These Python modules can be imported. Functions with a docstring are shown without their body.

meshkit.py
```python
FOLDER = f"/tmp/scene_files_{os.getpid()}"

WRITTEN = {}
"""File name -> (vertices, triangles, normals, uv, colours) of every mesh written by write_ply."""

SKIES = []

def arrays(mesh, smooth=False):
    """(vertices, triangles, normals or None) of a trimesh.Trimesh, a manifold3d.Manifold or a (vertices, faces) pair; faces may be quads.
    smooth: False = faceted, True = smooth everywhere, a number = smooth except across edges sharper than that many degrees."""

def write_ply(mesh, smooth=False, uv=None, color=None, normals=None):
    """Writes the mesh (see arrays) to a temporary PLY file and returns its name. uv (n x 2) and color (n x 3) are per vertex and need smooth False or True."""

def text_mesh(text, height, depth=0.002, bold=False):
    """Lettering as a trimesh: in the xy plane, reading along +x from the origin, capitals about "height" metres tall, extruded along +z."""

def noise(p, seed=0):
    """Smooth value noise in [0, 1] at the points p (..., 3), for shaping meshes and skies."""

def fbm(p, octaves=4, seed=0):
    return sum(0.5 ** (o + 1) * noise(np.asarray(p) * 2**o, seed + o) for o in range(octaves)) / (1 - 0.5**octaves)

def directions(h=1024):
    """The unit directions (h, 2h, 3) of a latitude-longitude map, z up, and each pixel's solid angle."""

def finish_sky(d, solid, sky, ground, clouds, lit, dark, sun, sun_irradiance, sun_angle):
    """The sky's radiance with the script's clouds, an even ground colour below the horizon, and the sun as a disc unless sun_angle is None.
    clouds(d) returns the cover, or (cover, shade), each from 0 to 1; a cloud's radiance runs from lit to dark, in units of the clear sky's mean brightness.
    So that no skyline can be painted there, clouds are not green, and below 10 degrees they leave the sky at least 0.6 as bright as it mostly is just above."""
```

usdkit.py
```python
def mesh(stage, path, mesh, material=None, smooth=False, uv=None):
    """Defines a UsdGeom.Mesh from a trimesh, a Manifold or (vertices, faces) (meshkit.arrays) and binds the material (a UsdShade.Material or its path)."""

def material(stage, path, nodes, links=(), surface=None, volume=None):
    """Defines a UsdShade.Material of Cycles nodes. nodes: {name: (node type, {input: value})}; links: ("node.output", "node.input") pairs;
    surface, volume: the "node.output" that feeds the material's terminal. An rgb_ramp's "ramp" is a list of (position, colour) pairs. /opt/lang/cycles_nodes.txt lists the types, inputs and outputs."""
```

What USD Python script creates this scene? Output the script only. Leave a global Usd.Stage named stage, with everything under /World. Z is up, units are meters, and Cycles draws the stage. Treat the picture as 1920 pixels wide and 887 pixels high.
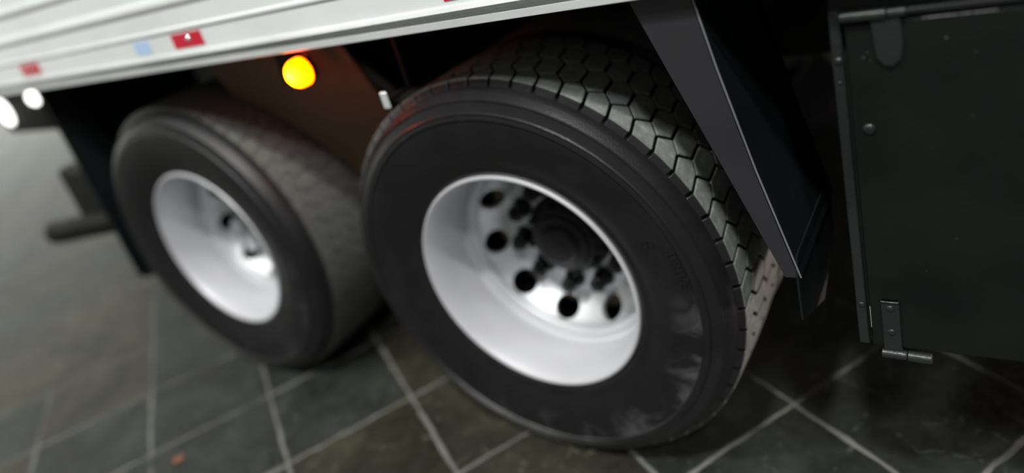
import math, random, numpy as np, trimesh, usdkit, meshkit
import manifold3d as m3
from pxr import Usd, UsdGeom, UsdLux, Gf, Sdf
from shapely.geometry import Polygon

stage = Usd.Stage.CreateInMemory()
UsdGeom.SetStageUpAxis(stage, UsdGeom.Tokens.z)
UsdGeom.SetStageMetersPerUnit(stage, 1.0)
UsdGeom.Xform.Define(stage, '/World')
rng = np.random.default_rng(7)
PI = math.pi

# ------------------------------------------------------------------ camera
F_PX, PX, PY = 1336.76, 971.5, 322.9
CAM = np.array([0.971, -1.153, 1.4236])
RIGHT = np.array([0.825, 0.502, -0.261]); DOWN = np.array([-0.001, -0.459, -0.888]); FWD = np.array([-0.566, 0.733, -0.378])
FWD /= np.linalg.norm(FWD); RIGHT -= FWD * RIGHT.dot(FWD); RIGHT /= np.linalg.norm(RIGHT); DOWN = np.cross(FWD, RIGHT)
cam = UsdGeom.Camera.Define(stage, '/World/camera')
M = Gf.Matrix4d(*[float(v) for r in ((*RIGHT, 0), (*(-DOWN), 0), (*(-FWD), 0), (*CAM, 1)) for v in r])
cam.AddTransformOp().Set(M)
cam.CreateHorizontalApertureAttr(36.0); cam.CreateVerticalApertureAttr(36.0 * 887 / 1920)
cam.CreateFocalLengthAttr(36.0 * F_PX / 1920)
cam.CreateHorizontalApertureOffsetAttr((960 - PX) / 1920 * 36.0)
cam.CreateVerticalApertureOffsetAttr(-(443.5 - PY) / 1920 * 36.0)
cam.CreateFStopAttr(0.69); cam.CreateFocusDistanceAttr(1.29)
cam.CreateClippingRangeAttr(Gf.Vec2f(0.05, 100))
cam.CreateExposureAttr(0.0)

# ------------------------------------------------------------------ light: ceiling lamps of the hall and a dim ambience
dome = UsdLux.DomeLight.Define(stage, '/World/hall_ambience')
dome.CreateIntensityAttr(0.006); dome.CreateColorAttr(Gf.Vec3f(0.95, 1.0, 0.98))
def ceiling_light(i, x, y, z, w, d, power, color=(1.0, 0.99, 0.95)):
    l = UsdLux.RectLight.Define(stage, f'/World/ceiling_light_{i:03d}')
    l.AddTranslateOp().Set(Gf.Vec3d(x, y, z))
    l.CreateWidthAttr(w); l.CreateHeightAttr(d); l.CreateIntensityAttr(power); l.CreateColorAttr(Gf.Vec3f(*color))
    return l
ceiling_light(1, 1.6, -3.6, 8.0, 0.45, 0.45, 1000)
ceiling_light(2, -2.6, -4.2, 8.0, 1.2, 0.6, 190)
ceiling_light(3, -8.5, -3.6, 8.0, 1.2, 0.6, 120)
ceiling_light(4, 4.5, -5.2, 8.0, 0.8, 0.8, 230, (0.96, 0.95, 1.0))
def wall_light(name, x, y, z, w, h, power, color, rz):
    l = UsdLux.RectLight.Define(stage, '/World/' + name)
    l.AddTranslateOp().Set(Gf.Vec3d(x, y, z)); l.AddRotateXYZOp().Set(Gf.Vec3f(90, 0, rz))
    l.CreateWidthAttr(w); l.CreateHeightAttr(h); l.CreateIntensityAttr(power); l.CreateColorAttr(Gf.Vec3f(*color))
wall_light('shop_window', -14.95, 1.0, 1.7, 11.0, 2.6, 3.2, (0.98, 1.0, 0.93), -90)      # daylit window front of the hall
wall_light('floor_lamp', 2.5, 1.05, 0.15, 0.3, 0.14, 240, (1.0, 0.82, 0.76), 118)       # low warm lamp further along the truck

# ------------------------------------------------------------------ helpers
LOOK = {}
def mat(name, nodes, links, surface='p.BSDF'):
    LOOK[name] = usdkit.material(stage, '/World/Looks/' + name, nodes, links, surface=surface)
used = {}
def numbered(parent, name):
    k = used.get((parent, name), 0); used[(parent, name)] = k + 1
    return name if k == 0 else f'{name}_{k:03d}'
def put(name, mesh, m, parent='/World', smooth=False, label=None, kind=None):
    path = parent + '/' + numbered(parent, name)
    p = usdkit.mesh(stage, path, mesh, LOOK[m], smooth=smooth)
    if label: p.GetPrim().SetCustomDataByKey('label', label)
    if kind: p.GetPrim().SetCustomDataByKey('kind', kind)
    return path
def group(name, parent='/World', loc=(0, 0, 0), label=None, category=None, kind=None):
    path = parent + '/' + numbered(parent, name)
    x = UsdGeom.Xform.Define(stage, path)
    x.AddTranslateOp().Set(Gf.Vec3d(*[float(v) for v in loc]))
    for k, v in (('label', label), ('category', category), ('kind', kind)):
        if v: x.GetPrim().SetCustomDataByKey(k, v)
    return path
def man(m): return m3.Manifold(m3.Mesh(np.asarray(m.vertices, np.float32), np.asarray(m.faces, np.uint32)))
def tri(m):
    k = m.to_mesh(); return trimesh.Trimesh(k.vert_properties[:, :3], k.tri_verts, process=False)
def cat(ms): return trimesh.util.concatenate(ms)
def box(x0, x1, y0, y1, z0, z1, r=0.0):
    c = np.array([(x0 + x1) / 2, (y0 + y1) / 2, (z0 + z1) / 2]); h = np.array([x1 - x0, y1 - y0, z1 - z0]) / 2
    if r <= 0:
        b = trimesh.creation.box(2 * h)
    else:   # chamfered box
        pts = []
        for sx in (-1, 1):
            for sy in (-1, 1):
                for sz in (-1, 1):
                    s = np.array([sx, sy, sz])
                    for k in range(3):
                        q = h - r; q = q.copy(); q[k] = h[k]; pts.append(s * q)
        b = trimesh.convex.convex_hull(np.array(pts))
    b.apply_translation(c); return b
def quad_loft(rings, close=True, cap=False):
    """rings: list of (n,3) arrays; joined in order, each ring closed."""
    n = len(rings[0]); V = np.vstack(rings); F = []
    for i in range(len(rings) - 1):
        for j in range(n if close else n - 1):
            a, b = i * n + j, i * n + (j + 1) % n
            F += [[a, b, b + n], [a, b + n, a + n]]
    if cap:
        for i, rev in ((0, True), (len(rings) - 1, False)):
            c = len(V); V = np.vstack([V, rings[i].mean(0)])
            for j in range(n):
                a, b = i * n + j, i * n + (j + 1) % n
                F.append([c, b, a] if rev else [c, a, b])
    return trimesh.Trimesh(V, F, process=False)
def lathe_y(prof, n=128, closed=False):
    """prof: (y, R) list; revolved about the y axis."""
    a = np.arange(n) * 2 * PI / n; prof = list(prof)
    rings = [np.c_[r * np.cos(a), np.full(n, y), r * np.sin(a)] for y, r in prof]
    if closed: rings.append(rings[0])
    m = quad_loft(rings); 
    return m
def fixn(m):
    m = trimesh.Trimesh(m.vertices, m.faces, process=True); trimesh.repair.fix_normals(m); return m
def cyl_between(a, b, r, n=24, r2=None):
    a, b = np.array(a, float), np.array(b, float); d = b - a; L_ = np.linalg.norm(d); d /= L_
    u = np.cross(d, [0, 0, 1.0]) if abs(d[2]) < .9 else np.cross(d, [1.0, 0, 0]); u /= np.linalg.norm(u); v = np.cross(d, u)
    t = np.arange(n) * 2 * PI / n; c = np.outer(np.cos(t), u) + np.outer(np.sin(t), v); r2 = r if r2 is None else r2
    e = min(r, r2, L_ / 2) * .12
    return fixn(quad_loft([a + c * (r - e), a + d * e + c * r, b - d * e + c * r2, b + c * (r2 - e)], cap=True))
def dome(c, r, h, axis=(0, -1, 0), n=16):
    ax = np.array(axis, float); u = np.cross(ax, [0, 0, 1.0]); u /= np.linalg.norm(u); v = np.cross(ax, u)
    t = np.arange(n) * 2 * PI / n; k = np.outer(np.cos(t), u) + np.outer(np.sin(t), v)
    rings = [np.array(c) - ax * h * .4 + k * r] + [np.array(c) + ax * h * math.sin(q) + k * r * max(math.cos(q), .02) for q in np.linspace(0, PI / 2, 6)]
    return fixn(quad_loft(rings, cap=True))
def prism(poly, axis, a0, a1):
    """poly: 2-D points; extruded along axis 'x','y','z' from a0 to a1 (2-D coordinates are the other two axes in order)."""
    m = trimesh.creation.extrude_polygon(Polygon(poly), a1 - a0, engine='earcut'); v = m.vertices.copy(); v[:, 2] += a0
    if axis == 'z': w = v
    elif axis == 'y': w = v[:, [0, 2, 1]]
    else: w = v[:, [2, 0, 1]]
    return fixn(trimesh.Trimesh(w, m.faces, process=False))

# ------------------------------------------------------------------ materials
def paint(name, color, rough, metallic=0.0, bump=0.0, bscale=40.0, var=0.12, coat=0.0, spec=0.5):
    nodes = {'tc': ('texture_coordinate', {}), 'n': ('noise_texture', {'scale': bscale, 'detail': 5.0, 'roughness': 0.6}),
             'n2': ('noise_texture', {'scale': 5.0, 'detail': 4.0}),
             'r': ('rgb_ramp', {'ramp': [(0.3, tuple(c * (1 - var) for c in color)), (0.7, tuple(min(1, c * (1 + var)) for c in color))]}),
             'mr': ('map_range', {'from_min': 0.3, 'from_max': 0.7, 'to_min': rough * 0.85, 'to_max': min(1, rough * 1.2)}),
             'b': ('bump', {'strength': bump, 'distance': 0.002}),
             'p': ('principled_bsdf', {'metallic': metallic, 'coat_weight': coat, 'specular_ior_level': spec})}
    links = [('tc.object', 'n.vector'), ('tc.object', 'n2.vector'), ('n2.fac', 'r.fac'), ('r.color', 'p.base_color'), ('n2.fac', 'mr.value'), ('mr.result', 'p.roughness')]
    if bump > 0: links += [('n.fac', 'b.height'), ('b.normal', 'p.normal')]
    mat(name, nodes, links)
paint('white_paint', (0.66, 0.695, 0.685), 0.32, coat=0.3, var=0.03)
paint('aluminium_rail', (0.62, 0.64, 0.63), 0.35, metallic=0.3, var=0.05)
paint('silver_wheel', (0.585, 0.59, 0.615), 0.42, metallic=0.35, var=0.03)
paint('disc_metal', (0.50, 0.52, 0.53), 0.50, metallic=0.7, var=0.05)
paint('chrome', (0.8, 0.82, 0.83), 0.16, metallic=1.0, var=0.02)
paint('black_hub', (0.004, 0.0045, 0.005), 0.45, spec=0.35, bump=0.2)
paint('black_steel', (0.0042, 0.0065, 0.0052), 0.42, bump=0.35, bscale=120.0, var=0.3, spec=0.27)
paint('black_edge', (0.013, 0.0155, 0.015), 0.3, bump=0.6, bscale=90.0, var=0.3)
paint('gap_black', (0.002, 0.002, 0.002), 0.8)
paint('chassis_black', (0.005, 0.005, 0.005), 0.6, bump=0.3, spec=0.2)
paint('grey_plastic', (0.021, 0.021, 0.0245), 0.42, bump=0.12, bscale=220.0, var=0.05)
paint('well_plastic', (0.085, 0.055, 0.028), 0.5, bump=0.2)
paint('bare_edge', (0.42, 0.42, 0.43), 0.35, metallic=0.4)
paint('edge_grey', (0.17, 0.17, 0.18), 0.4, metallic=0.2)
paint('flap_rubber', (0.005, 0.0075, 0.008), 0.5, bump=0.15, spec=0.2)
paint('rust_brown', (0.26, 0.19, 0.13), 0.8, bump=0.6, bscale=60.0, var=0.35)
paint('red_tape', (0.50, 0.012, 0.035), 0.3, var=0.05)
paint('white_tape', (0.78, 0.78, 0.76), 0.25, var=0.02)
paint('blue_sticker', (0.45, 0.62, 0.85), 0.25, var=0.15)
paint('grout', (0.115, 0.117, 0.105), 0.9, bump=0.9, bscale=90.0, var=0.35)
paint('pale_metal', (0.6, 0.63, 0.63), 0.4, metallic=0.3)
paint('hall_wall', (0.20, 0.20, 0.19), 0.8, var=0.05)
paint('dark_wall', (0.03, 0.03, 0.03), 0.85, var=0.05)
paint('pale_wall', (0.50, 0.50, 0.45), 0.8, var=0.05)
paint('orange_scrap', (0.17, 0.065, 0.03), 0.6)
mat('amber_lens', {'tc': ('texture_coordinate', {}), 'off': ('mapping', {'location': (0.492, 0.022, -1.113)}), 'gr': ('gradient_texture', {'gradient_type': 'spherical'}), 'sc': ('mapping', {'scale': (27.0, 27.0, 27.0)}),
    'ra': ('rgb_ramp', {'ramp': [(0.0, (0.5, 0.030, 0.0)), (0.2, (0.7, 0.07, 0.0)), (0.5, (1.0, 0.22, 0.001)), (1.0, (1.0, 0.38, 0.03))]}), 'e': ('emission', {'strength': 60.0}),
    'p': ('principled_bsdf', {'base_color': (0.9, 0.4, 0.02), 'roughness': 0.15}), 'a': ('add_closure', {})},
    [('tc.object', 'off.vector'), ('off.vector', 'sc.vector'), ('sc.vector', 'gr.vector'), ('gr.fac', 'ra.fac'), ('ra.color', 'e.color'), ('e.emission', 'a.closure1'), ('p.BSDF', 'a.closure2')], surface='a.closure')
mat('white_lens', {'e': ('emission', {'color': (1.0, 0.99, 0.96), 'strength': 3.0}), 'p': ('principled_bsdf', {'base_color': (0.8, 0.8, 0.8), 'roughness': 0.15}), 'a': ('add_closure', {})},
    [('e.emission', 'a.closure1'), ('p.BSDF', 'a.closure2')], surface='a.closure')

# rubber: black sidewall with chalky dirt on its lower front, dusty running surface (by radius from the axle)
def rubber(name, dirt, dust=1.0, rough=0.34):
    N = {'tc': ('texture_coordinate', {}), 's': ('separate_xyz', {}),
         'x2': ('math', {'math_type': 'multiply'}), 'z2': ('math', {'math_type': 'multiply'}), 'sum': ('math', {'math_type': 'add'}), 'rad': ('math', {'math_type': 'sqrt'}),
         'ang': ('math', {'math_type': 'arctan2'}),
         'run': ('map_range', {'from_min': 0.5265, 'from_max': 0.5290, 'to_min': 0.0, 'to_max': 1.0, 'clamp': True}),
         'nd': ('noise_texture', {'scale': 55.0, 'detail': 7.0, 'roughness': 0.7}),
         'dust': ('rgb_ramp', {'ramp': [(p_, tuple(dust * q_ for q_ in c3)) for p_, c3 in ((0.3, (0.105, 0.118, 0.107)), (0.55, (0.165, 0.18, 0.165)), (0.75, (0.27, 0.285, 0.265)))]}),
         'nb': ('noise_texture', {'scale': 9.0, 'detail': 5.0, 'roughness': 0.62, 'distortion': 0.6}),
         'blk': ('rgb_ramp', {'ramp': [(0.3, (0.0065, 0.0065, 0.0072)), (0.7, (0.0115, 0.0115, 0.0128))]}),
         'nm': ('map_range', {'from_min': 0.50, 'from_max': 0.66, 'to_min': 0.0, 'to_max': 1.0, 'clamp': True}),
         'rin': ('map_range', {'from_min': 0.375, 'from_max': 0.445, 'to_min': 0.0, 'to_max': 1.0, 'clamp': True}),
         'rout': ('map_range', {'from_min': 0.4505, 'from_max': 0.4525, 'to_min': 1.0, 'to_max': 0.0, 'clamp': True}),
         'a1': ('map_range', {'from_min': -2.05, 'from_max': -1.6, 'to_min': 0.0, 'to_max': 1.0, 'clamp': True}),
         'a2': ('map_range', {'from_min': -0.05, 'from_max': 0.12, 'to_min': 1.0, 'to_max': 0.0, 'clamp': True}),
         'm1': ('math', {'math_type': 'multiply'}), 'm2': ('math', {'math_type': 'multiply'}), 'm3': ('math', {'math_type': 'multiply'}), 'm4': ('math', {'math_type': 'multiply'}), 'm5': ('math', {'math_type': 'multiply', 'value2': dirt}),
         'c1': ('mix_color', {'b': (0.085, 0.085, 0.092)}), 'c2': ('mix_color', {}),
         'ro': ('mix_float', {'a': rough, 'b': 0.72}), 'b': ('bump', {'strength': 0.25, 'distance': 0.0015}), 'nf': ('noise_texture', {'scale': 260.0, 'detail': 3.0}),
         'p': ('principled_bsdf', {'specular_ior_level': 0.35})}
    Lk = [('tc.object', 's.vector'), ('s.x', 'x2.value1'), ('s.x', 'x2.value2'), ('s.z', 'z2.value1'), ('s.z', 'z2.value2'), ('x2.value', 'sum.value1'), ('z2.value', 'sum.value2'), ('sum.value', 'rad.value1'),
          ('s.z', 'ang.value1'), ('s.x', 'ang.value2'), ('rad.value', 'run.value'), ('tc.object', 'nd.vector'), ('nd.fac', 'dust.fac'), ('tc.object', 'nb.vector'), ('nb.fac', 'blk.fac'), ('nb.fac', 'nm.value'),
          ('rad.value', 'rin.value'), ('rad.value', 'rout.value'), ('ang.value', 'a1.value'), ('ang.value', 'a2.value'),
          ('nm.result', 'm1.value1'), ('rin.result', 'm1.value2'), ('rout.result', 'm2.value1'), ('a1.result', 'm2.value2'), ('m1.value', 'm3.value1'), ('m2.value', 'm3.value2'), ('m3.value', 'm4.value1'), ('a2.result', 'm4.value2'), ('m4.value', 'm5.value1'),
          ('m5.value', 'c1.fac'), ('blk.color', 'c1.a'), ('run.result', 'c2.fac'), ('c1.result', 'c2.a'), ('dust.color', 'c2.b'), ('c2.result', 'p.base_color'), ('run.result', 'ro.fac'), ('ro.result', 'p.roughness'),
          ('tc.object', 'nf.vector'), ('nf.fac', 'b.height'), ('b.normal', 'p.normal')]
    mat(name, N, Lk)
rubber('rubber', 0.9)
rubber('rubber_clean', 0.25, 0.62, 0.46)

# slate: dark green-grey, riven, with thin pale veins and a tone of its own per tile
def slate(name, tone):
    N = {'g': ('geometry', {}), 'n1': ('noise_texture', {'scale': 3.2, 'detail': 8.0, 'roughness': 0.62, 'distortion': 0.7}),
         'n2': ('noise_texture', {'scale': 26.0, 'detail': 6.0, 'roughness': 0.65}),
         'col': ('rgb_ramp', {'ramp': [(0.28, tuple(0.4 * c for c in tone)), (0.48, tone), (0.72, tuple(2.3 * c for c in tone))]}),
         'v': ('voronoi_texture', {'feature': 'distance_to_edge', 'scale': 5.0, 'randomness': 1.0}),
         'nv': ('noise_texture', {'scale': 4.0, 'detail': 5.0}), 'dv': ('mix_vector', {'fac': 0.28}),
         'vm': ('map_range', {'from_min': 0.0, 'from_max': 0.016, 'to_min': 1.0, 'to_max': 0.0, 'clamp': True}),
         'vn': ('map_range', {'from_min': 0.48, 'from_max': 0.60, 'to_min': 0.0, 'to_max': 0.9, 'clamp': True}),
         'vk': ('math', {'math_type': 'multiply'}), 'c': ('mix_color', {'b': tuple(min(1, 4.5 * c) for c in tone)}),
         'ro': ('map_range', {'from_min': 0.3, 'from_max': 0.75, 'to_min': 0.34, 'to_max': 0.62}),
         'h': ('mix_float', {'fac': 0.35}), 'b': ('bump', {'strength': 0.8, 'distance': 0.008}), 'p': ('principled_bsdf', {'specular_ior_level': 0.5})}
    Lk = [('g.position', 'n1.vector'), ('g.position', 'n2.vector'), ('n1.fac', 'col.fac'), ('g.position', 'nv.vector'), ('g.position', 'dv.a'), ('nv.color', 'dv.b'), ('dv.result', 'v.vector'),
          ('v.distance', 'vm.value'), ('n2.fac', 'vn.value'), ('vm.result', 'vk.value1'), ('vn.result', 'vk.value2'), ('vk.value', 'c.fac'), ('col.color', 'c.a'), ('c.result', 'p.base_color'),
          ('n2.fac', 'ro.value'), ('ro.result', 'p.roughness'), ('n1.fac', 'h.a'), ('n2.fac', 'h.b'), ('h.result', 'b.height'), ('b.normal', 'p.normal')]
    mat(name, N, Lk)
for k, tone in enumerate([(0.0145, 0.0168, 0.0135), (0.0205, 0.0198, 0.0112), (0.0128, 0.0150, 0.0128), (0.0178, 0.0174, 0.0112)]):
    slate(f'slate_{k}', tone)

# ------------------------------------------------------------------ hall: floor of slate tiles, walls, ceiling
TH, S = 1.01684, 0.4105
OX, OY = -0.30384 / S, 0.53762 / S
c_, s_ = math.cos(TH), math.sin(TH)
def uv2xy(u, v):
    a, b = (u + OX) * S, (v + OY) * S
    return np.array([a * c_ - b * s_, a * s_ + b * c_])
def pix(P):
    k = P - CAM; d = k @ FWD
    return PX + F_PX * (k @ RIGHT) / d, PY + F_PX * (k @ DOWN) / d, d
X0, X1, Y0, Y1, ZC = -15.0, 7.0, -8.0, 7.0, 8.2
floor = group('floor', label='dark grey-green slate tile floor with pale grout under the truck', kind='structure')
put('grout_bed', box(X0, X1, Y0, Y1, -0.08, -0.0022), 'grout', floor)
def tile_mesh(u, v, n, g=0.0105):
    half = g / 2 / S
    corners = [(u + half, v + half), (u + 1 - half, v + half), (u + 1 - half, v + 1 - half), (u + half, v + 1 - half)]
    jit = rng.normal(0, 0.0016, (4, 2)); ring = []
    for k in range(4):
        p, q = uv2xy(*corners[k]) + jit[k], uv2xy(*corners[(k + 1) % 4]) + jit[(k + 1) % 4]
        for j in range(n):
            e = p + (q - p) * j / n
            if n > 1: e = e + rng.normal(0, 0.0017, 2)
            ring.append(e)
    ring = np.array(ring); m = len(ring); ctr = ring.mean(0); inn = ring + (ctr - ring) * 0.012
    dz = rng.normal(0, 0.0006)
    V = np.vstack([np.c_[ring, np.full(m, -0.02)], np.c_[ring, np.full(m, -0.0012 + dz)], np.c_[inn, np.full(m, dz)], [[*ctr, dz]]]); F = []
    for i in (0, 1):
        for j in range(m):
            a, b = i * m + j, i * m + (j + 1) % m
            F += [[a, b, b + m], [a, b + m, a + m]]
    for j in range(m): F.append([2 * m + j, 2 * m + (j + 1) % m, 3 * m])
    return trimesh.Trimesh(V, F, process=False)
near_tiles, far_tiles = [], []
for u in range(-46, 46):
    for v in range(-46, 46):
        ce = uv2xy(u + .5, v + .5)
        if not (X0 + .4 < ce[0] < X1 - .4 and Y0 + .4 < ce[1] < Y1 - .4): continue
        px, py, d = pix(np.array([*ce, 0.0]))
        if d > 0.2 and d < 6.5 and -260 / max(1, d / 2) - 150 < px < 2150 and -150 < py < 1250: near_tiles.append((u, v, d))
        else: far_tiles.append((u, v))
near_tiles.sort(key=lambda t: t[2])
far_tiles += [t[:2] for t in near_tiles[290:]]
for u, v, d in near_tiles[:290]:
    put('floor_tile', tile_mesh(u, v, 13 if d < 2.6 else 4), f'slate_{int(rng.choice([0, 2])) if uv2xy(u + .5, v + .5)[0] > .35 else int(rng.integers(4))}', floor)
put('tile_field', cat([tile_mesh(u, v, 1) for u, v in far_tiles]), 'slate_0', floor, kind='stuff')
put('wall_left', box(X0 - .1, X0, Y0, Y1, 0, ZC), 'pale_wall', kind='structure')
put('wall_right', box(X1, X1 + .1, Y0, Y1, 0, ZC), 'hall_wall', kind='structure')
put('wall_front', box(X0, X1, Y0 - .1, Y0, 0, ZC), 'hall_wall', kind='structure')
put('wall_back', box(X0, X1, Y1, Y1 + .1, 0, ZC), 'dark_wall', kind='structure')
put('ceiling', box(X0, X1, Y0, Y1, ZC, ZC + .1), 'hall_wall', kind='structure')

# ------------------------------------------------------------------ truck
truck = group('truck', label='white box truck with black underbody on twin rear axles, standing on slate', category='truck')
ZW, RT, WB, YSH, W = 0.5176, 0.5296, 1.303, 0.022, 0.28

# --- cargo body
body = group('cargo_body', truck, label='white cargo body side with aluminium bottom rail and red reflective tape')
YB, ZB = -0.070, 1.181
prof = [(YB + .004, ZB), (YB - .002, ZB + .002), (YB - .002, ZB + .016), (YB + .004, ZB + .018), (YB + .004, ZB + .024), (YB - .006, ZB + .027), (YB - .010, ZB + .034), (YB - .006, ZB + .042), (YB, ZB + .045), (YB + .05, ZB + .045), (YB + .05, ZB)]
put('bottom_rail', prism(prof, 'x', -2.75, 3.2), 'aluminium_rail', body)
side = [(YB + .03, ZB + .045), (YB, ZB + .045), (YB, ZB + .098), (YB - .004, ZB + .102), (YB - .004, ZB + .108), (YB, ZB + .112)]
z = ZB + .112
while z < 2.9:
    side += [(YB, z + .045), (YB - .0055, z + .056), (YB - .0065, z + .062), (YB - .0055, z + .072), (YB, z + .082)]; z += .085
side += [(YB, 3.1), (YB + .03, 3.1)]
put('side_panel', prism(side, 'x', -2.75, 3.2), 'white_paint', body, smooth=25)
put('cargo_floor', box(-2.75, 3.2, YB + .05, 2.48, ZB + .01, ZB + .06), 'chassis_black', body)
put('roof', box(-2.75, 3.2, YB + .03, 2.48, 3.07, 3.1), 'white_paint', body)
put('far_side_panel', box(-2.75, 3.2, 2.48, 2.51, ZB, 3.1), 'white_paint', body)
for k in range(-2, 4):
    x = -0.85 + 0.93 * k
    put('red_tape', box(x, x + .135, YB - .0015, YB + .001, ZB + .054, ZB + .092), 'red_tape', body, label='red reflective tape')
    put('tape_rivet', dome((x + .075, YB - .0015, ZB + .075), .008, .004), 'chrome', body)
put('sticker', box(-1.04, -.965, YB - .0012, YB + .001, ZB + .054, ZB + .09), 'blue_sticker', body, label='small pale blue sticker')

# --- wheels
NP = 59; PITCH = 360.0 / NP; A0 = 41.0 - 6 * PITCH
def crown(u):
    return RT - 0.0035 * ((u - W / 2) / (W / 2)) ** 2 + 0.0035
def surf(u, a, depth=0.0):
    """tread surface: u across (m, <0 runs down the outer shoulder), a in degrees -> point in wheel axes."""
    if u < 0:
        t = -u; y, R = YSH - 0.40 * t, RT - 0.92 * t; y += depth * .9; R -= depth * .35
    elif u > W:
        t = u - W; y, R = YSH + W + 0.40 * t, RT - 0.92 * t; y -= depth * .9; R -= depth * .35
    else:
        y, R = YSH + u, crown(u) - depth
    t = math.radians(a); return [R * math.cos(t), y, R * math.sin(t)]
def block_polys():
    p = PITCH
    c1, c2, c3, c4, c5, c6 = (.045, 1.4), (.073, -1.6), (.128, -.8), (.152, -3.8), (.208, -2.9), (.235, -5.9)
    up = lambda q: (q[0], q[1] + p)
    return [[(-.027, 0), (0, 0), c1, up(c2), up(c1), (0, p), (-.027, p)],
            [c2, c3, up(c4), up(c3), up(c2), c1],
            [c4, c5, up(c6), up(c5), up(c4), c3],
            [c6, (W, -5), (W + .027, -5), (W + .027, -5 + p), (W, -5 + p), up(c6), c5]]
def inset(poly, ds):
    n = len(poly); P = np.array(poly, float); out = []
    e = [np.roll(P, -1, 0)[i] - P[i] for i in range(n)]; nl = [np.array([-v[1], v[0]]) / np.linalg.norm(v) for v in e]
    for i in range(n):
        n0, n1, d0, d1 = nl[i - 1], nl[i], ds[i - 1], ds[i]
        A = np.array([n0, n1]); det = np.linalg.det(A)
        if abs(det) < .05: out.append(P[i] + n1 * (d0 + d1) / 2)
        else: out.append(P[i] + np.linalg.solve(A, [d0, d1]))
    return np.array(out)
KM = math.radians(1) * RT       # metres per degree
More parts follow.
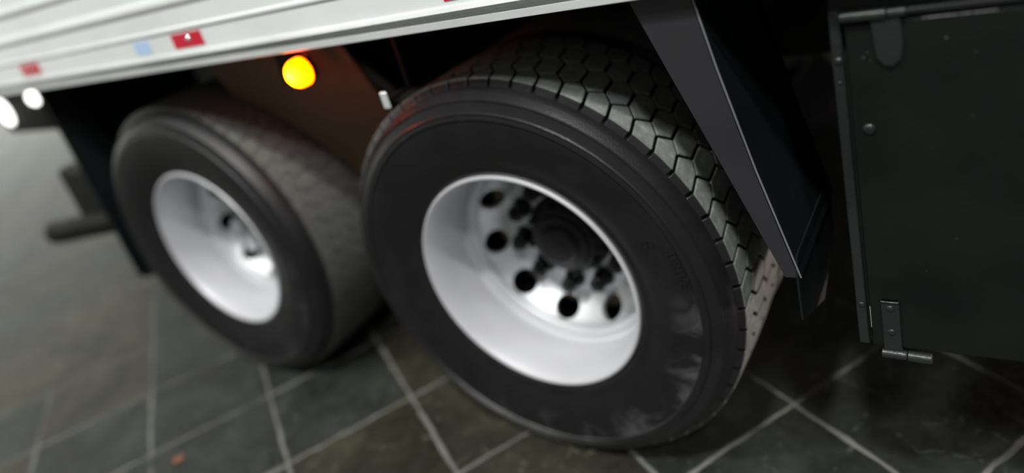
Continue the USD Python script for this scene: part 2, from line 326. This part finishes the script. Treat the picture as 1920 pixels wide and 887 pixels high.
def block_mesh(poly, a0, depth=0.014, gap=1.0):
    P = np.array([(u, a * KM) for u, a in poly]); n = len(P)
    # a sipe (thin) runs between c1 and c2 of neighbouring grooves: its edges climb the most
    ds = []
    for i in range(n):
        d = P[(i + 1) % n] - P[i]; L_ = np.linalg.norm(d)
        end = (min(P[i][0], P[(i + 1) % n][0]) < -.02 and abs(d[0]) < 1e-6) or (max(P[i][0], P[(i + 1) % n][0]) > W + .02 and abs(d[0]) < 1e-6)
        thin = (not end) and abs(d[0] / L_) < 0.72 and d[0] * d[1] > 0
        ds.append(0.0 if end else gap * (0.0027 if thin else 0.0038))
    area = Polygon(P).exterior.is_ccw
    if not area: P = P[::-1]; ds = [ds[(n - 2 - i) % n] for i in range(n)]
    r0 = inset(P, ds); r1 = inset(P, [d + .0018 for d in ds])
    wall = [surf(u, a / KM + a0, depth) for u, a in r0]; mid = [surf(u, a / KM + a0, .0012) for u, a in r0]; top = [surf(u, a / KM + a0) for u, a in r1]
    V = np.array(wall + mid + top); F = []
    for i in (0, 1):
        for j in range(n):
            a, b = i * n + j, i * n + (j + 1) % n; F += [[a, b, b + n], [a, b + n, a + n]]
    # top: fold the shoulder blocks along u = 0 / u = W
    uu = r1[:, 0]
    def fan(idx):
        pts = r1[idx]; m = trimesh.creation.triangulate_polygon(Polygon(pts), engine='earcut')
        vv, ff = m
        for t in ff:
            q = [idx[int(np.argmin(np.linalg.norm(pts - vv[k], axis=1)))] for k in t]
            e1, e2 = r1[q[1]] - r1[q[0]], r1[q[2]] - r1[q[0]]
            if e1[0] * e2[1] - e1[1] * e2[0] < 0: q = q[::-1]
            F.append([2 * n + k for k in q])
    lo, hi = uu.min() < -.01, uu.max() > W + .01
    if lo: fan([i for i in range(n) if uu[i] > -.01]); fan([i for i in range(n) if uu[i] < .004])
    elif hi: fan([i for i in range(n) if uu[i] < W + .01]); fan([i for i in range(n) if uu[i] > W - .004])
    else: fan(list(range(n)))
    F = np.array(F)[:, ::-1]
    m = trimesh.Trimesh(V, F, process=False)
    # outward orientation: the normal of the last face must point away from the axle
    fn = m.face_normals[-1]; ctr = m.triangles_center[-1]
    if fn[0] * ctr[0] + fn[2] * ctr[2] < 0: m.invert()
    return m
tyre_prof = [(.010, .296), (.000, .304), (-.006, .314), (-.009, .322), (-.009, .330), (-.016, .345), (-.023, .37), (-.0285, .40), (-.0305, .425), (-.0305, .443), (-.0295, .4515),
             (-.0325, .4535), (-.0325, .456), (-.0295, .4645), (-.0312, .4655), (-.0312, .468), (-.0275, .4705), (-.0235, .4795), (-.0195, .4915), (-.0208, .4925), (-.0205, .4945), (-.016, .4965), (-.003, .506), (.010, .5115), (.026, .515)]
tyre_prof += [(YSH + u, crown(u) - .0145) for u in (.03, .08, .14, .2, .25)]
tyre_prof += [(2 * (YSH + W / 2) - y, r) for y, r in tyre_prof[24::-1]]
tyre = lathe_y(tyre_prof, 236)
def sheath(m):
    m.invert() if m.face_normals[len(m.faces) // 2].dot(m.triangles_center[len(m.faces) // 2] * [1, 0, 1]) < 0 else None
    return m
tyre = sheath(tyre)
# the tyre sits flat on the floor: contact patch
def squash(m, zf=-ZW):
    v = np.array(m.vertices); v[:, 2] = np.maximum(v[:, 2], zf + 0.0005 * 0); return trimesh.Trimesh(v, m.faces, process=False)
rim_prof = [(.012, .303), (.000, .3035), (-.005, .301), (-.006, .297), (-.003, .2925), (.004, .290), (.012, .288), (.03, .2845), (.06, .2815), (.10, .2795), (.122, .2785), (.138, .2815), (.152, .2850), (.158, .2850), (.1585, .2825), (.1525, .2650), (.1520, .2625), (.1535, .2608), (.1580, .2602), (.1600, .2612), (.1635, .2605), (.1655, .2595), (.170, .2590),
            (.174, .270), (.166, .290), (.10, .293), (.03, .297), (.012, .303)]
rim = fixn(lathe_y(rim_prof, 160))
dp = [(.168, .262), (.1685, .2575), (.172, .2548), (.178, .2538), (.184, .2525), (.202, .2425), (.235, .214), (.246, .204), (.250, .200), (.255, .193), (.257, .185), (.257, .10), (.257, .06), (.269, .06), (.269, .188), (.262, .205), (.250, .216), (.214, .252), (.192, .264), (.178, .268), (.168, .262)]
disc = man(fixn(lathe_y(dp[:-1], 144, closed=True)))
nrm = np.array([-.767, .641])  # slope normal is close to this in (y,R)
for k in range(10):
    a = math.radians(149.5 + 36 * k); er = np.array([math.cos(a), 0, math.sin(a)]); c0 = er * .2325 + np.array([0, .219, 0]); d = np.array([0, -1, 0]) * .77 + er * -.64
    disc = disc - man(cyl_between(c0 - d * .05, c0 + d * .05, .0365, 40))
disc = tri(disc)
def nut(a, R, y0, y1, r, kind='hex'):
    e = np.array([math.cos(a), 0, math.sin(a)]) * R
    w = cyl_between(e + [0, y0 + .002, 0], e + [0, y0 - .005, 0], r * 1.3, 20)
    h = cyl_between(e + [0, y0, 0], e + [0, y1, 0], r, 6 if kind == 'hex' else 20)
    s = cyl_between(e + [0, y1 + .003, 0], e + [0, y1 - .012, 0], r * .5, 12)
    return cat([w, h, s])
hub_black = fixn(lathe_y([(.262, .001), (.262, .118), (.245, .118), (.240, .112), (.215, .096), (.205, .092), (.203, .086), (.196, .082), (.190, .080), (.186, .058), (.176, .054), (.170, .046), (.168, .001)], 64))
LET = [('D', .0), ('R', 1), ('I', 2), ('V', 3), ('E', 4)]
def raised(text, R0, a_deg, h, y):
    """raised lettering on the sidewall; reads clockwise, tops outwards."""
    m = meshkit.text_mesh(text, h, 0.0022, bold=True); v = np.array(m.vertices); x, t, zz = v[:, 0], v[:, 1], v[:, 2]
    ang = math.radians(a_deg) - x / (R0 + h / 2); R = R0 + t
    yy = np.interp(R, [.345, .37, .40, .425, .443], [-.016, -.023, -.0285, -.0305, -.0305])
    return trimesh.Trimesh(np.c_[R * np.cos(ang), yy - zz + .0006, R * np.sin(ang)], m.faces, process=False)

def build_wheel(name, loc, label, near):
    w = group(name, truck, loc=loc, label=label)
    R_ = 'rubber' if near else 'rubber_clean'
    put('tyre', squash(tyre), R_, w, smooth=28)
    blocks = block_polys()
    if near:
        for i in range(NP):
            for b in blocks:
                put('tread_block', squash(block_mesh(b, A0 + i * PITCH)), R_, w)
        put('sidewall_lettering', raised('DRIVE', .428, 19.5, .021, 0), R_, w)
        put('sidewall_lettering', raised('S', .385, 25.5, .028, 0), R_, w)
    else:
        put('tread', squash(cat([block_mesh(b, A0 + i * PITCH, .014, .4) for i in range(NP) for b in blocks])), R_, w, kind='stuff')
    put('rim', rim, 'silver_wheel', w, smooth=30)
    put('wheel_disc', disc, 'disc_metal', w, smooth=30)
    put('hub', hub_black, 'black_hub', w, smooth=30)
    for k in range(10):
        put('wheel_nut', nut(math.radians(152 + 36 * k), .1525 if near else .163, .257, .206 if near else .192, .0235 if near else .024, 'hex' if near else 'round'), 'black_hub' if near else 'pale_metal', w)
    for k in range(8):
        put('hub_bolt', nut(math.radians(10 + 45 * k), .100, .236, .205, .0095), 'black_hub', w)
    put('brake_drum', fixn(lathe_y([(.275, .001), (.275, .255), (.29, .268), (.50, .268), (.50, .001)], 64)), 'rust_brown', w, smooth=30)
    inner = [(2 * (YSH + W + .03) - y, r) for y, r in tyre_prof]
    put('inner_tyre', squash(fixn(lathe_y([(y, r + (.014 if r > .51 else 0)) for y, r in inner], 118))), R_, w, smooth=28)
    return w
w1 = build_wheel('wheel', (0, 0, ZW), 'rear drive wheel with silver rim, black hub and chevron tread, next to the mudguard', True)
w2 = build_wheel('wheel', (-WB, .0147, ZW), 'rearmost wheel with silver rim and chrome nuts, behind the amber lamp', False)
for x in (0, -WB):
    put('axle', cyl_between((x, .5, ZW), (x, 2.0, ZW), .07, 24), 'chassis_black', truck)
    put('far_wheel', squash(fixn(lathe_y([(y + 1.9, r + (.014 if r > .51 else 0)) for y, r in tyre_prof], 60)), -ZW).apply_translation((x, 0, ZW)), 'rubber_clean', truck, smooth=28)
put('chassis_rail', box(-2.7, 3.2, .72, .80, .80, 1.06), 'chassis_black', truck)
put('chassis_rail', box(-2.7, 3.2, 1.66, 1.74, .80, 1.06), 'chassis_black', truck)
for x in (-2.0, -.65, .9): put('cross_member', box(x - .05, x + .05, .1, 2.3, 1.06, ZB + .012), 'chassis_black', truck)
arc = lambda cx, a0, a1: [(cx + .575 * math.cos(math.radians(t)), ZW + .575 * math.sin(math.radians(t))) for t in np.linspace(a0, a1, 9)]
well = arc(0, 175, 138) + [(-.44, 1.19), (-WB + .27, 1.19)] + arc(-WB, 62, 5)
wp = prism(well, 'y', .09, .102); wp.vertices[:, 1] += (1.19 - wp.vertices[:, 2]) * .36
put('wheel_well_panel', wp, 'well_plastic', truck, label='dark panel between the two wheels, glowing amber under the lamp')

# --- front mudguard of the near wheel: grey flange, sheet and flap
mg = group('mudguard', truck, label='black mudguard with grey edge flange and hanging flap, before the drive wheel')
YF = -0.045
lft = [(.375, 1.30), (.444, 1.178), (.489, 1.050), (.560, .854), (.6375, .637)]
fold = [(.530, 1.30), (.555, 1.162), (.5755, 1.043), (.614, .854), (.665, .638)]
put('edge_flange', prism(lft + fold[::-1], 'y', YF - .0012, YF + .0012), 'grey_plastic', mg)
sheet = fold + [(x - .0035, z) for x, z in fold[::-1]]
put('sheet', prism(sheet, 'y', YF - .0012, .28), 'flap_rubber', mg)
put('edge_trim', cat([cyl_between((a[0], YF - .001, a[1]), (b[0], YF - .001, b[1]), .0018, 10) for a, b in zip(fold[:-1], fold[1:])]), 'edge_grey', mg, label='thin pale worn edge')
put('flap', prism([(-.050, .640), (-.053, .549), (.117, .474), (.262, .553), (.275, .68), (-.04, .68)], 'x', .6575, .6615), 'flap_rubber', mg)

# --- rear mud flap, guard rail and lamps at the rear corner
put('rear_mud_flap', prism([(0, 1.15), (0, .36), (.03, .335), (.60, .335), (.60, 1.15)], 'x', -1.93, -1.92), 'flap_rubber', truck, label='black rubber mud flap behind the rearmost wheel')
rg = group('rear_guard', truck, label='blurred black guard bar sticking out behind the rear mud flap')
put('bar', cyl_between((-1.93, .05, .60), (-2.47, .0, .535), .05, 20), 'chassis_black', rg)
put('bracket', box(-2.20, -1.93, .02, .10, .58, .83, .015), 'chassis_black', rg)
rl = group('rear_lamp_cluster', truck, label='rear lamp cluster with two bright white lamps under the body corner')
put('housing', box(-2.41, -2.0, .02, .12, 1.0, 1.165, .012), 'chassis_black', rl)
put('lamp', dome((-2.34, .02, 1.093), .058, .02), 'white_lens', rl, smooth=40)
put('lamp', dome((-1.99, .0, 1.14), .03, .02), 'white_lens', rl, smooth=40)

# --- amber marker lamp and its bracket
ml = group('marker_lamp', truck, label='lit amber round marker lamp under the white body edge')
put('lens', dome((-.492, -.006, 1.113), .036, .032, n=32), 'amber_lens', ml, smooth=40)
put('base', cyl_between((-.492, .028, 1.113), (-.492, .004, 1.113), .030, 28), 'black_hub', ml)
put('bracket', box(-.51, -.474, .026, .031, 1.09, ZB + .012), 'chassis_black', ml)
tb = group('bracket_tab', truck, label='small pale metal tab peeking over the near tyre')
put('tab', box(-.197, -.176, -.053, -.046, 1.017, 1.058, .003), 'pale_metal', tb)
put('stem', cat([box(-.191, -.182, -.0455, .034, 1.03, 1.04), box(-.191, -.182, .034, .043, 1.03, ZB + .012)]), 'chassis_black', tb)

# --- side box
sb = group('side_box', truck, label='black steel side box with riveted frame, hinged door and strap latch')
BX0, BX1, BZ0, BZ1, BY = .747, 2.3, .487, 1.108, -.02
put('shell', box(BX0, BX1, BY + .012, .62, BZ0, BZ1, .002), 'gap_black', sb)
put('left_side', box(BX0 - .0015, BX0 + .001, BY + .012, .62, BZ0, BZ1), 'black_steel', sb)
put('frame_post', box(BX0, BX0 + .0165, BY - .001, BY + .03, BZ0 - .001, BZ1 + .002, .0018), 'black_edge', sb)
put('frame_top', box(BX0, BX1, BY + .004, BY + .03, BZ1 - .004, BZ1 + .022, .002), 'black_steel', sb)
put('door', box(BX0 + .0225, BX1 - .05, BY - .003, BY + .016, BZ0 + .001, BZ1 - .021, .0015), 'black_steel', sb, label='flat black door')
put('top_hinge', cat([cyl_between((BX0 + .0175, BY - .006, BZ1 - .008), (BX0 + .080, BY - .006, BZ1 - .008), .0088, 24), cyl_between((BX0 + .081, BY - .006, BZ1 - .008), (BX0 + .105, BY - .006, BZ1 - .008), .0075, 24),
     cyl_between((BX0 + .1055, BY - .004, BZ1 - .008), (BX1 - .05, BY - .004, BZ1 - .008), .0055, 16)]), 'black_edge', sb, smooth=40)
tab = [(.806, 1.096), (.844, 1.094), (.846, 1.050), (.842, 1.030), (.832, 1.020), (.820, 1.022), (.811, 1.034), (.808, 1.06)]
put('hinge_tab', prism(tab, 'y', BY - .0085, BY - .002), 'black_edge', sb, label='worn hinge tab with chipped paint edges')
put('latch_strap', box(.788, .8165, BY - .0075, BY - .002, BZ0 - .012, .5895, .001), 'black_edge', sb)
put('strap_lip', box(.788, .8165, BY - .0095, BY - .002, .5868, .5895, .0006), 'black_edge', sb)
put('latch_pin', cat([cyl_between((.784, BY - .006, BZ0 - .013), (.824, BY - .006, BZ0 - .013), .0085, 20), cyl_between((.825, BY - .006, BZ0 - .014), (.862, BY - .006, BZ0 - .014), .0095, 20)]), 'black_edge', sb, smooth=40)
for x, z_, r in ((BX0 + .0095, 1.031, .0065), (BX0 + .0085, .995, .003), (BX0 + .009, .573, .0055)):
    put('frame_rivet', dome((x, BY - .001, z_), r, r * .55), 'black_edge', sb, smooth=50)
put('door_bolt', dome((.792, BY - .003, .916), .0095, .005), 'black_edge', sb, smooth=50)
for z_ in (.574, .523):
    put('strap_rivet', dome((.802, BY - .0075, z_), .0065, .003), 'black_edge', sb, smooth=50)
for x, z_, r in ((.900, 1.052, .0030), (.935, 1.030, .0016), (.792, 1.033, .0022), (.798, 1.041, .0016), (.801, 1.028, .0014), (.905, .72, .0014), (.86, .655, .0013), (.93, .93, .0013)):
    put('paint_blister', dome((x, BY - .003, z_), r, r * .5, n=10), 'black_edge', sb, smooth=50)
x = .872
while x < .96:
    w_ = float(rng.uniform(.003, .012)); put('chipped_edge', box(x, x + w_, BY - .0042, BY - .0028, BZ1 - .0222, BZ1 - .0212), 'bare_edge', sb); x += w_ + float(rng.uniform(.0005, .003))
for z0_, z1_ in ((.555, .572), (.540, .554), (.527, .538)):
    put('chipped_edge', box(BX0 + .0222, BX0 + .0232, BY - .0042, BY - .0025, z0_, z1_), 'bare_edge', sb)

# --- a speck on the floor
t = group('paper_scrap', loc=(*(-1.262, -.434), 0), label='tiny orange scrap on the slate floor near the rearmost wheel', category='scrap')
put('sheet', prism([(-.022, -.012), (.002, -.018), (.02, -.004), (.015, .014), (-.012, .016)], 'z', .0008, .002), 'orange_scrap', t)
